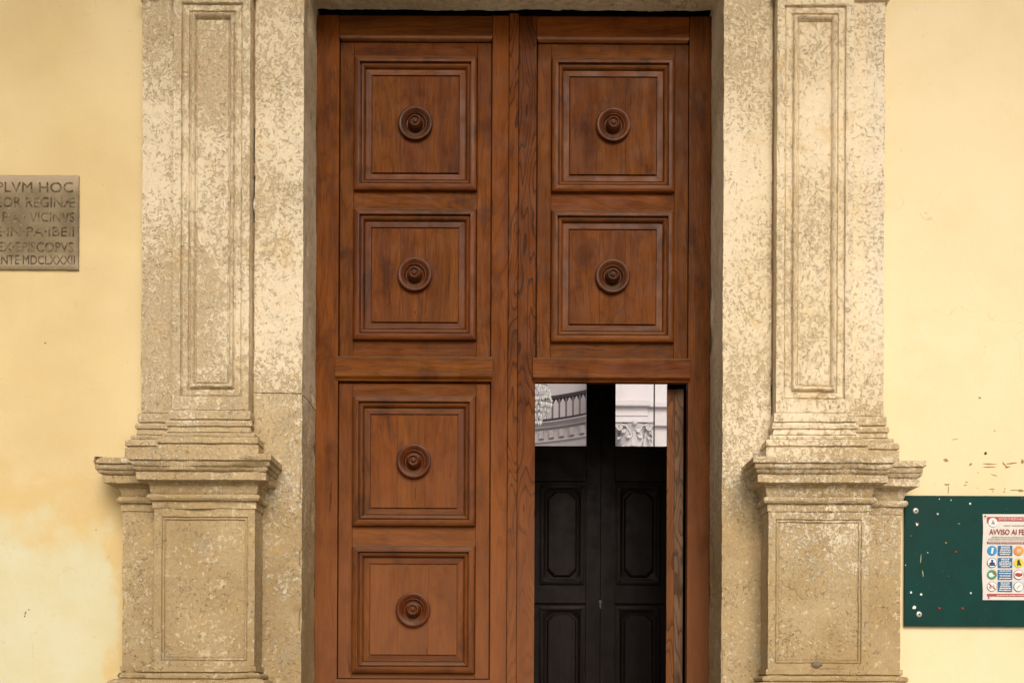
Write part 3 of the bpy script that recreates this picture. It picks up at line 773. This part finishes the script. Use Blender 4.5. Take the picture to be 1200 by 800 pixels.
# lobby shell
lobby = empty('lobby', (XC, .5, 0), label='dark unlit timber lobby between the street door and the glazed inner door', cat='lobby')
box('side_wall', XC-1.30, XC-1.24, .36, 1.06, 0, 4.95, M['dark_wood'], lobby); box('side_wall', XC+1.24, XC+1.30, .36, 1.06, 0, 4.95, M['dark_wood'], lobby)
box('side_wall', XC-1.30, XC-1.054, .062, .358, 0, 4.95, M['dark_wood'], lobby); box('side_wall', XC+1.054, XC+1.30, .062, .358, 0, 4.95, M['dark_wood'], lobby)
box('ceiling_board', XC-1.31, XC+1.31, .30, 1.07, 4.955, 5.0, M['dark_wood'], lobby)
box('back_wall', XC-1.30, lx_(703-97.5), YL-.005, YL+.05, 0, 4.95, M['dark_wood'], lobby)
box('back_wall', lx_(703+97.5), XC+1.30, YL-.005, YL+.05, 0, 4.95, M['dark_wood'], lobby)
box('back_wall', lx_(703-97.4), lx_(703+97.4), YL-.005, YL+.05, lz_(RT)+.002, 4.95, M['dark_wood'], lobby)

# ------------------------------------------------------------------ the nave seen through the top lights
DN = 38.0; YN = DN-CD
def nx(px, D=DN): return (px-VX)/F*D
def nz(row, D=DN): return EYE+(VY-row)/F*D
nave = empty('nave_wall', (nx(703), YN, 0), label='white stucco end wall of the nave seen through the glazed top lights', cat='wall')
box('wall_panel', nx(704), nx(900), YN+.25, YN+.8, 0, nz(380), M['interior'], nave)
box('wall_panel', nx(500), nx(700), YN+5.2, YN+5.6, 0, nz(380), M['interior_shade'], nave)
box('return_wall', nx(700), nx(704), YN+.25, YN+5.5, 0, nz(380), M['interior'], nave)
def xb(name, a, b, r0, r1, proud, mat='interior', D=DN, par=nave):
    return box(name, nx(a), nx(b), YN+.25-proud, YN+.25, nz(r1), nz(r0), M[mat], par, .01)
# fluted column pilaster and entablature
xb('pilaster_shaft', 722, 757, 537, 780, .22)
xb('entablature', 716, 757.5, 476.5, 497, .30); xb('entablature', 757.6, 800, 476.5, 497, .17)
xb('cornice', 712, 760, 470, 476.3, .50); xb('cornice', 760.1, 800, 471.5, 476.4, .36)
xb('frieze_moulding', 715, 758, 485, 487, .34)
xb('upper_pilaster', 718, 727, 400, 469.8, .42)
capi = empty('corinthian_capital', (nx(740), YN, nz(510)), label='white Corinthian capital seen through the right hand top light', cat='capital')
bm = bmesh.new(); lathe(bm, nx(740), YN+.0, nz(538), [(.42, 0), (.42, .1), (.44, .45), (.50, .9), (.62, 1.10)], 24, 'Z')
bm_obj('bell', bm, M['interior'], capi, smooth=40)
box('abacus', nx(740)-.68, nx(740)+.68, YN-.62, YN+.2, nz(498.8), nz(497.1), M['interior'], capi, .02)
def leafc(x, y, z, h, wd, out, a):
    vs, fs = [], []; n = 8
    for i in range(n+1):
        t = i/n; zz_ = z+h*min(1, t*1.25) - (max(0, t-.8)*h*1.0); o = out*(t**2.2); ww = wd*(.55+.9*math.sin(math.pi*min(1, t*.9+.08)))*(.8+.35*(i % 2))
        for j in (-1, -.5, 0, .5, 1):
            u = j*ww; oo = o+.025*(1-abs(j))+(.02 if abs(j) == .5 else 0)
            vs.append((x+math.cos(a)*u+math.sin(a)*oo, y+math.sin(a)*u-math.cos(a)*oo, zz_))
    for i in range(n):
        for j in range(4): fs.append((i*5+j, i*5+j+1, i*5+j+6, i*5+j+5))
    return vs, fs
for row, (h, r, z, k, of) in enumerate([(.42, .44, nz(538), 10, 0), (.75, .45, nz(538), 10, .5), (.98, .47, nz(538), 8, .25)]):
    for i in range(k):
        a = 2*math.pi*(i+of)/k
        if math.cos(a) < -.3: continue
        vs, fs = leafc(nx(740)+math.sin(a)*r, YN-math.cos(a)*r, z, h, .11, .20, a)
        mesh_obj('acanthus_leaf', vs, fs, M['interior'], capi, smooth=40)
for sx in (-1, 1):
    bm = bmesh.new(); pts = []
    for i in range(26):
        t = i/25; r = .13*(1-t*.85); a = t*4*math.pi
        pts.append((nx(740)+sx*(.50-r*math.cos(a)*-1*1.0), YN-.52, nz(504)+.02+r*1.2*math.sin(a)))
    tube(bm, pts, .03, 6); bm_obj('volute', bm, M['interior'], capi, smooth=50)
    bm = bmesh.new(); tube(bm, [(nx(740)+sx*.05, YN-.50, nz(524)), (nx(740)+sx*.12, YN-.56, nz(511)), (nx(740)+sx*.28, YN-.55, nz(502)), (nx(740)+sx*.42, YN-.55, nz(501))], .032, 6); bm_obj('stalk', bm, M['interior'], capi, smooth=50)
bm = bmesh.new(); bmesh.ops.create_icosphere(bm, subdivisions=2, radius=.09, matrix=Matrix.Translation((nx(740), YN-.62, nz(499.5)))); bm_obj('flower', bm, M['interior'], capi, smooth=40)
# organ gallery with a swept front and a dark balustrade
gal = empty('choir_gallery', (nx(655, 36), 31, nz(500, 36)), label='shade-grey curved choir gallery with a moulded front, seen through the left top light', cat='gallery')
gpath = []
for i in range(25):
    t = i/24; px = 606+96*t; D = 37.7-1.6*t**1.6
    gpath.append((nx(px, D), D-CD))
def grow(r): return nz(r+4.5, 37.0)
st = Stone(); st.mir_n = -1
gp = [(-.6, grow(487)), (.0, grow(487)), (.22, grow(487.6)), (.24, grow(489)), (.18, grow(490)), (.10, grow(492.5)), (.10, grow(494)), (0, grow(495)), (0, grow(508)), (.05, grow(508.7)), (.07, grow(510)), (.04, grow(511)), (.0, grow(512)), (-.02, grow(519)), (-.10, grow(524)), (-.35, grow(530)), (-.6, grow(532))]
st.sweep(gpath, gp, step=.3, amp=.0, chips=0)
st.build('gallery_front', gal, M['interior_shade'], 30)
for i in range(1, 24, 3):
    p = Vector(gpath[i]); q_ = Vector(gpath[i+1]); d = (q_-p).normalized(); n_ = Vector((d.y, -d.x))
    bm = bmesh.new(); c0 = p+n_*.04; W = .15
    vs = []
    for zz_ in (grow(506), grow(497)):
        for s1, s2 in ((-1, -1), (1, -1), (1, 1), (-1, 1)):
            v = c0+d*(W/2*s1)+n_*(.05*s2); vs.append(bm.verts.new((v.x, v.y, zz_)))
    for f in ((0, 1, 2, 3), (7, 6, 5, 4), (0, 4, 5, 1), (1, 5, 6, 2), (2, 6, 7, 3), (3, 7, 4, 0)): bm.faces.new([vs[j] for j in f])
    bm_obj('front_block', bm, M['interior_shade'], gal)
bal = empty('balustrade', (nx(655, 36), 31, nz(485, 36)), label='dark iron balustrade with pointed arches on top of the choir gallery', cat='railing')
def gpt(t):
    i = min(23, int(t*24)); f = t*24-i; a, b = Vector(gpath[i]), Vector(gpath[i+1]); return a.lerp(b, f)
bt = grow(456.5); bb = grow(487)
for (za, zb2, th) in ((bt-.11, bt, .06), (bb+.0, bb+.11, .05)):
    bm = bmesh.new(); rings = []
    for i in range(25):
        p = Vector(gpath[i]); rings.append([bm.verts.new((p.x, p.y+dy, z)) for dy, z in ((-th, za), (th, za), (th, zb2), (-th, zb2))])
    for a, b in zip(rings, rings[1:]):
        for k in range(4): bm.faces.new((a[k], a[(k+1) % 4], b[(k+1) % 4], b[k]))
    bm_obj('handrail' if zb2 == bt else 'bottom_rail', bm, M['iron'], bal)
NB = 12
for i in range(NB+1):
    t = i/NB; p = gpt(min(.9999, t)); bm = bmesh.new(); add_box(bm, p.x-.030, p.x+.030, p.y-.03, p.y+.03, bb+.1, bt-.1)
    # spandrel under the rail that makes the pointed arch
    for s_ in (-1, 1):
        if (i == 0 and s_ < 0) or (i == NB and s_ > 0): continue
        q_ = gpt(min(.9999, max(0, t+s_*.5/NB)))
        a = bm.verts.new((p.x, p.y, bt-.1)); b = bm.verts.new((q_.x, q_.y, bt-.1)); c = bm.verts.new((p.x, p.y, bt-.33))
        a2 = bm.verts.new((p.x, p.y+.03, bt-.1)); b2 = bm.verts.new((q_.x, q_.y+.03, bt-.1)); c2 = bm.verts.new((p.x, p.y+.03, bt-.33))
        for f in ((a, b, c), (c2, b2, a2), (a, a2, b2, b), (b, b2, c2, c), (c, c2, a2, a)): bm.faces.new(f)
    bm_obj('baluster', bm, M['iron'], bal)
# hanging chandelier and lamp cable
DCH = 24.0
chx, chy = nx(628.5, DCH), DCH-CD
ch = empty('chandelier', (chx, chy, nz(492, DCH)), label='crystal chandelier hanging at the left edge of the left top light', cat='chandelier')
bm = bmesh.new(); rr = random.Random(5)
for z_, R_, n in ((nz(494, DCH), .08, 8), (nz(488, DCH), .17, 16), (nz(482, DCH), .24, 20), (nz(475, DCH), .30, 26), (nz(468, DCH), .30, 28), (nz(461, DCH), .27, 24), (nz(454, DCH), .20, 18), (nz(447, DCH), .14, 14)):
    for i in range(n):
        a = 2*math.pi*(i+rr.random()*.5)/n; c0 = Vector((chx+R_*math.cos(a), chy+R_*math.sin(a), z_+rr.uniform(-.04, .04)))
        s1, s2 = rr.uniform(.018, .034), rr.uniform(.04, .075)
        ps = [c0+Vector((s1, 0, 0)), c0+Vector((0, s1, 0)), c0-Vector((s1, 0, 0)), c0-Vector((0, s1, 0))]
        vs = [bm.verts.new(p) for p in ps]; t_ = bm.verts.new(c0+Vector((0, 0, s1*1.2))); b_ = bm.verts.new(c0-Vector((0, 0, s2)))
        for k in range(4): bm.faces.new((vs[k], vs[(k+1) % 4], t_)); bm.faces.new((vs[(k+1) % 4], vs[k], b_))
bm_obj('crystals', bm, M['crystal'], ch, kind='stuff')
bm = bmesh.new()
for z_, R_ in ((nz(480, DCH), .25), (nz(466, DCH), .29), (nz(452, DCH), .20)):
    tube(bm, [(chx+R_*math.cos(a*math.pi/12), chy+R_*math.sin(a*math.pi/12), z_) for a in range(25)], .012, 6)
tube(bm, [(chx, chy, nz(494, DCH)), (chx, chy, 12.5)], .02, 6)
for k in range(8):
    a = k*math.pi/4; tube(bm, [(chx, chy, nz(484, DCH)), (chx+.2*math.cos(a), chy+.2*math.sin(a), nz(478, DCH)), (chx+.29*math.cos(a), chy+.29*math.sin(a), nz(466, DCH))], .012, 5)
bm_obj('frame', bm, M['brass'], ch)
box('tie_beam', -6, 6, chy-.15, chy+.15, 12.5, 12.9, M['dark_wood'], None, label='timber tie beam high across the nave carrying the chandelier', cat='beam')
box('tie_beam', -6, 8, 23.85, 24.15, 13.2, 13.6, M['dark_wood'], None, label='farther timber tie beam high across the nave carrying the thin cable', cat='beam')
bm = bmesh.new(); tube(bm, [(nx(765.2, 30), 24, 4.0), (nx(765.2, 30), 24, 13.2)], .020, 8)
bm_obj('hanging_cable', bm, M['iron'], None, label='thin dark cable hanging straight down in the right top light', cat='cable')

# ------------------------------------------------------------------ inscription slab
DPQ = CD+WALL_Y-.02; yq = WALL_Y-.022
pq = empty('marble_plaque', (PX(10, DPQ), yq, PZx(40, 260, DPQ)), label='worn brown marble plaque with carved Latin capitals on the ochre wall', cat='plaque')
qx1, qz1, qz0 = PXx(91.5, 260, DPQ), PZx(60, 204.5, DPQ), PZx(60, 315, DPQ)
qx0 = qx1-.78
st = Stone(); st.mir_n = -1
vs = cuts(qx0, qx1, .012); P = []
b0 = .006
def edge(x, z):
    d = min(x-qx0, qx1-x, z-qz0, qz1-z); return max(0, 1-d/.014)
for z in cuts(qz0, qz1, .010):
    P.append([Vector((x+noise.noise(Vector((x*20, 0, z*20)))*.002, yq+edge(x, z)**2*.010+noise.noise(Vector((x*12, 3, z*12)))*.0015, z+noise.noise(Vector((x*22, 5, z*20)))*.0025)) for x in vs])
st.grid(P)
st.build('slab_face', pq, M['plaque'], 60)
box('slab_body', qx0+.001, qx1-.001, yq+.008, WALL_Y+.01, qz0+.001, qz1-.001, M['plaque'], pq)
def text(name, s, x, z, size, y, mat, parent, align='LEFT', width=None, th=.0006, bold=0.0, split=False):
    c = bpy.data.curves.new(name, 'FONT'); c.body = s; c.size = size; c.extrude = th; c.align_x = align; c.offset = bold; c.resolution_u = 3
    o = bpy.data.objects.new(name, c); COL.objects.link(o)
    bpy.context.view_layer.update()
    me = bpy.data.meshes.new_from_object(o.evaluated_get(bpy.context.evaluated_depsgraph_get()))
    bpy.data.objects.remove(o); me.name = name
    xs = [v.co.x for v in me.vertices]; w0 = max(xs)-min(xs); sx = (width/w0) if width else 1
    ref = max(xs) if align == 'RIGHT' else min(xs)
    for v in me.vertices: v.co = Vector((x+(v.co.x-ref)*sx, y-v.co.z, z+v.co.y))
    me.materials.clear(); me.materials.append(mat)
    if split:      # every word its own piece
        V = [v.co.copy() for v in me.vertices]; Fc = [tuple(p.vertices) for p in me.polygons]
        xs = sorted(set(round(v.x, 5) for v in V)); ends = [a for a, b in zip(xs, xs[1:]) if b-a > size*.17]
        # only real word gaps count: no face may bridge them
        groups = {}
        for f in Fc:
            g_ = sum(1 for e in ends if V[f[0]].x > e+1e-6); groups.setdefault(g_, []).append(f)
        for g_, ff in sorted(groups.items()):
            idx = sorted({i for f in ff for i in f}); mp = {i: k for k, i in enumerate(idx)}
            mesh_obj(name, [V[i] for i in idx], [tuple(mp[i] for i in f) for f in ff], mat, parent)
        return
    o = bpy.data.objects.new(name, me); COL.objects.link(o); o.parent = parent; o.matrix_parent_inverse = Matrix.Translation(-world_loc(parent))
    return o
def PQx(px, py): return PXx(px, py, DPQ)
def PQz(px, py): return PZx(px, py, DPQ)
k_ = DPQ/F
lines = [('TEMPLVM HOC', 86, 225.5, 12.2, 129), ('DEIPAR EOR REGINÆ', 88, 243, 12.2, 175), ('ET P A·VICINVS', 87.5, 260, 11.5, 160), ('SVMPTV·N·PA·IBEII', 87, 277, 11.5, 166), ('AC VRBIS EX·EPISCOPVS', 86, 295, 11.5, 184), ('FAC·ENTE·MDCLXXXIII', 88, 310, 11, 176)]
lines = [('TEMPLVM HOC', 86, 225.5, 12.2, 126), ('EOR REGINÆ', 88, 243, 12.2, 92), ('· P A · VICINVS', 87.5, 260, 11.5, 92), ('E·IN·PA·IBEII', 87, 277, 11.5, 92), ('EX·EPISCOPVS', 86, 295, 11.5, 88), ('ENTE·MDCLXXXII', 88, 310, 11, 92)]
for s_, xr, yb_, hpx, wpx in lines:
    text('carved_line', s_, PQx(xr, yb_), PQz(xr, yb_), hpx*k_*1.38*1.0, yq-.0022, M['letter'], pq, 'RIGHT', wpx*k_, .0006, 0.0, True)

# ------------------------------------------------------------------ notice board and poster
DB = DW-.022; yb = WALL_Y-.022
nb = empty('notice_board', (PX(1130, DB), yb, PZx(1130, 655, DB)), label='dark green sheet metal notice board fixed beside the right pedestal', cat='notice board')
bx0, bz1, bz0 = PXx(1060.5, 655, DB), PZx(1120, 580.5, DB), PZx(1120, 733.5, DB)
bm = bmesh.new(); add_box(bm, bx0, bx0+1.15, yb, WALL_Y-.002, bz0, bz1, .002); bm_obj('board_sheet', bm, M['board'], nb)
def BXZ(px, py): return PXx(px, py, DB), PZx(px, py, DB)
for px, py in ((1073, 598.3), (1077, 719.3)):
    x, z = BXZ(px, py); bm = bmesh.new(); lathe(bm, x, yb, z, [(.0145, 0), (.0145, .002), (.011, .004), (.006, .0045)], 20); s_ = bm_obj('screw_washer', bm, M['steel'], nb, smooth=40)
    bm = bmesh.new(); lathe(bm, x, yb-.0046, z, [(.0055, 0), (.005, .0015), (.0005, .002)], 12); bm_obj('screw_head', bm, M['black_iron'], s_, smooth=40)
for px, py, r, mt in ((1136.7, 590, .0058, 'pinwhite'), (1098.7, 602, .005, 'pinwhite'), (1137.5, 694.6, .005, 'pinwhite'), (1120.2, 646.3, .005, 'pinred'), (1100.8, 712.5, .006, 'pinred'), (1128, 712.5, .006, 'pinred'), (1108.3, 635.8, .004, 'orange'), (1087, 647.3, .003, 'pinwhite')):
    x, z = BXZ(px, py); bm = bmesh.new(); lathe(bm, x, yb, z, [(r, 0), (r, .001), (r*.8, .004), (r*.3, .0055)], 14); bm_obj('drawing_pin', bm, M[mt], nb, smooth=50)
for i, (px, py, rx, ry, a, mt) in enumerate(((1074.5, 614, 1.8, 2.2, .3, 'scrap'), (1076, 613, 1, 1, 0, 'pinred'), (1067.5, 693.8, 1.6, 2.0, .2, 'scrap'), (1079.3, 696.2, 1.6, 1.7, 0, 'scrap'), (1071.3, 711.5, 2.0, 3.2, .5, 'scrap'), (1123.8, 613.3, 1.6, .7, .1, 'grey'), (1100.7, 584.3, .5, .9, 0, 'scrap'), (1114.5, 585.7, .6, .9, 0, 'scrap'), (1061.3, 661.8, .7, .7, 0, 'scrap'), (1067.5, 627.5, .8, .4, 0, 'grey'), (1197.8, 583.5, .8, .4, 0, 'grey'), (1081.5, 672, .6, 5, -.12, 'olive'), (1079, 655, .4, 6, .05, 'olive'))):
    pts = [(x, z) for x, z in blot(px, py, rx, ry, DB, 8, a, i)]
    blob('paper_scrap', pts, yb-.0002, .0009, M[mt], nb)
# poster
yp = yb-.0035; DP = CD+yp
po = empty('notice_poster', (PX(1186, DP), yp, PZx(1186, 652, DP)), label='white printed church notice headed AVVISO AI FEDELI pinned on the green board', cat='poster')
ppm = F/DP; ox, oz = PXx(1151.5, 602, DP), PZx(1151.5, 602, DP)
def PL(px, py): return ox+(px-1151.5)/ppm, oz-(py-602)/ppm
# slightly buckled sheet
vs, fs = [], []; nxn, nzn = 16, 22; pw, ph = 71/ppm, 100.5/ppm
for j in range(nzn+1):
    for i in range(nxn+1):
        u, v = i/nxn, j/nzn
        y = yp+.0012*noise.noise(Vector((u*3, v*4, 1)))-.0022*max(0, 1-u*5)*math.sin(v*9)**2*.6
        vs.append((ox+u*pw+(.0022*math.sin(v*8) if i == 0 else 0), y, oz-v*ph))
for j in range(nzn):
    for i in range(nxn): a = j*(nxn+1)+i; fs.append((a, a+nxn+1, a+nxn+2, a+1))
mesh_obj('sheet', vs, fs, M['paper'], po, smooth=60)
yt = yp-.0034
def prect(name, a, b, r0, r1, mat, lay=0, par=po, rad=0.0):
    x0, z1 = PL(a, r0); x1, z0 = PL(b, r1)
    return box(name, x0, x1, yt-.0003*lay-.0004, yt-.0003*lay, z0, z1, M[mat], par)
def disc(name, px, py, r, mat, lay=0, par=po, n=28):
    x, z = PL(px, py); bm = bmesh.new(); lathe(bm, x, yt-.0003*lay, z, [(r/ppm, 0), (r/ppm, .0004)], n); return bm_obj(name, bm, M[mat], par)
def shape(name, px, py, pts, mat, lay, par):
    P_ = [PL(px+a, py+b) for a, b in pts]; return blob(name, P_[::-1], yt-.0003*lay, .0004, M[mat], par)
prect('header_band', 1156.5, 1219, 605.4, 610, 'red'); shape('header_corner', 1156.5, 610.01, [(0, 0), (5, 0), (0, 2.7)], 'red', 0, po)
cq = disc('crest', 1163.3, 611.8, 5.2, 'white', 2)
shape('crest_emblem', 1163.3, 612.5, [(-2.2, 2), (-1.6, -.8), (-.6, -1.8), (-1, -3), (0, -3.6), (1, -3), (.6, -1.8), (1.8, -1), (2.2, 2), (.5, 1.2), (0, 2.6), (-.5, 1.2)], 'grey', 4, cq)
def ptext(name, s, px, py, hpx, wpx, mat, lay=2, bold=.0):
    x, z = PL(px, py); return text(name, s, x, z, hpx/ppm*1.38, yt-.0003*lay-.0004, M[mat], po, 'LEFT', wpx/ppm, .0002, bold)
ptext('header_text', 'DIOCESI DI MILETO-NICOTERA-TROPEA', 1170, 609.1, 2.7, 47, 'white', 2)
ptext('heading', 'AVVISO AI FEDELI', 1159, 625.9, 6.4, 55, 'dkred', 2, .0004)
def lines_obj(name, rows, mat, seed, par=po):
    bm = bmesh.new()
    r = random.Random(seed)
    for (px0, px1, py, h) in rows:
        x = px0
        while x < px1-.6:
            w_ = min(r.uniform(1.2, 3.6), px1-x); a, z1 = PL(x, py-h/2); b, z0 = PL(x+w_, py+h/2)
            add_box(bm, a, b, yt-.0018, yt-.0013, z0, z1); x += w_+.45
    return bm_obj(name, bm, M[mat], par, kind='stuff')
lines_obj('small_print', [(1176, 1184, 615.3, .7), (1186, 1214, 615.3, .7)], 'grey', 1)
lines_obj('small_print', [(1162, 1212, 628.8, 1.1)], 'olive', 2)
lines_obj('small_print', [(1158, 1216, 631.4, .7)], 'grey', 3)
prect('red_band', 1156.8, 1219, 634.1, 636.6, 'dkred')
lines_obj('band_text', [(1158, 1217, 635.4, .9)], 'paper', 4)
prect('bottom_band', 1157, 1219, 695.3, 698.2, 'red'); lines_obj('band_text', [(1168, 1212, 697.2, .7)], 'paper', 5)
for rI, (cy, ic) in enumerate(((644.8, ('blue', 'orange')), (659, ('white', 'yellow')), (672.8, ('green', 'white')), (686.8, ('white', 'white')))):
    for cI, cx in enumerate((1162.5, 1193.7)):
        colr = ic[cI]
        if colr == 'white':
            ring = disc('icon', cx, cy, 5.7, ('navy', 'dkred', 'dkred')[rI-1] if cI == 0 else ('dkred' if rI == 2 else 'labelblue'), 0); disc('icon_ground', cx, cy, 5.2, 'white', 2, ring)
        else: ring = disc('icon', cx, cy, 5.6, colr, 0)
        if (rI, cI) == (0, 0): shape('icon_figure', cx, cy, [(-1.4, 3.4), (-.6, -3.4), (1.8, -3.2), (.6, 3.6)], 'white', 4, ring)
        if (rI, cI) == (0, 1): shape('icon_figure', cx, cy, [(-2.2, 3), (-2.6, -1), (-1.2, -3), (.2, -1), (1.2, -3), (2.6, -.6), (2.0, 3), (.6, 1), (-.4, 3)], 'beige', 4, ring)
        if (rI, cI) == (1, 0): shape('icon_figure', cx, cy, [(-3.6, 3.6), (-3.2, 0), (-1, -.8), (-1.4, -3), (0, -4), (1.4, -3), (1, -.8), (3.2, 0), (3.6, 3.6)], 'navy', 4, ring)
        if (rI, cI) == (1, 1): shape('icon_figure', cx, cy, [(-2, 3.6), (-1.6, -.4), (-2, -2), (-.6, -3.8), (.8, -3.4), (1.6, -.6), (3, 3), (.8, 3.4), (0, 1.6), (-.6, 3.6)], 'black', 4, ring)
        if (rI, cI) == (2, 0):
            shape('icon_figure', cx, cy, [(-4, 1.5), (-3.6, -1.6), (-.4, -2.2), (1.2, -.4), (3, .6), (.6, 2.8), (-2, 3)], 'white', 4, ring); shape('icon_mark', cx, cy, [(.6, -.6), (2.4, -3), (4, -1.2), (2.4, .6)], 'red', 5, ring)
        if (rI, cI) == (2, 1): shape('icon_figure', cx, cy, [(-4.4, -1.4), (-1.2, -2.2), (1, -1.6), (4.4, -1.6), (4.2, 1.2), (1.4, 2.6), (-1.4, 2.4), (-4.2, 1)], 'red', 4, ring)
        if (rI, cI) == (3, 0):
            shape('icon_figure', cx, cy, [(-3.6, 2.6), (-2.8, -2.4), (-1, -3), (-.6, 2.8)], 'grey', 4, ring); shape('icon_figure', cx, cy, [(.8, 2.8), (1, -2.6), (2.6, -2.4), (3.4, 2.6)], 'olive', 4, ring); shape('icon_bar', cx, cy, [(-4.2, -3), (-3.5, -3.7), (4.2, 3), (3.5, 3.7)], 'red', 6, ring)
        if (rI, cI) == (3, 1): shape('icon_figure', cx, cy, [(-3, 2.2), (-.6, -1.4), (2.8, -2.6), (3, -1.4), (.6, .6), (-1.8, 3)], 'beige', 4, ring)
    for k, (a, b) in enumerate(((1169.4, 1186.2), (1200.6, 1217.4))):
        lb = prect('text_label', a, b, cy-5.8, cy+5.8, 'labelblue')
        nl = (5, 5, 4, 5)[rI]
        rs = random.Random(rI*2+k)
        rws = []
        for q_ in range(nl):
            e = rs.uniform(1.2, 3.6); rws.append((a+e, b-e, cy-4.3+q_*8.6/(nl-1), 1.0))
        lines_obj('label_text', rws, 'white', 20+rI*2+k, lb)
for px, py, mt in ((1154.3, 604.6, 'black_iron'), (1158.8, 699.9, 'pinred')):
    x, z = PL(px, py); bm = bmesh.new(); lathe(bm, x, yt, z, [(.0042, 0), (.0042, .001), (.003, .0035), (.001, .0042)], 12); bm_obj('pin', bm, M[mt], po, smooth=40)

# ------------------------------------------------------------------ ground
box('doorstep', XC-2.2, XC+2.2, -1.0, .40, -.15, 0, M['stone'], None, kind='structure')
vs = [(-400, -400, -.15), (400, -400, -.15), (400, 400, -.15), (-400, 400, -.15)]
mesh_obj('street_paving', vs, [(0, 1, 2, 3)], M['paving'], None, kind='structure')
vs = [(-8, .42, 0), (10, .42, 0), (10, 40, 0), (-8, 40, 0)]
mesh_obj('nave_floor', vs, [(0, 1, 2, 3)], plain('nave_marble_floor', (.55, .50, .45), .4), None, kind='structure')

# ------------------------------------------------------------------ unseen portico, inferred from the soft light, sized to shade the upper door
pf = empty('portico', (0, -2.8, 0), label='unseen portico ceiling and square piers shading the upper door', cat='portico')
box('portico_ceiling', -9, 9, -3.9, WALL_Y-.002, 7.8, 8.05, M['whitewash'], pf)
box('front_beam', -9, 9, -4.3, -3.9, 7.6, 8.1, M['plaster'], pf)
for x in (-5.2, 5.2): box('pier', x-.35, x+.35, -4.45, -3.8, -.15, 7.599, M['stone'], pf)
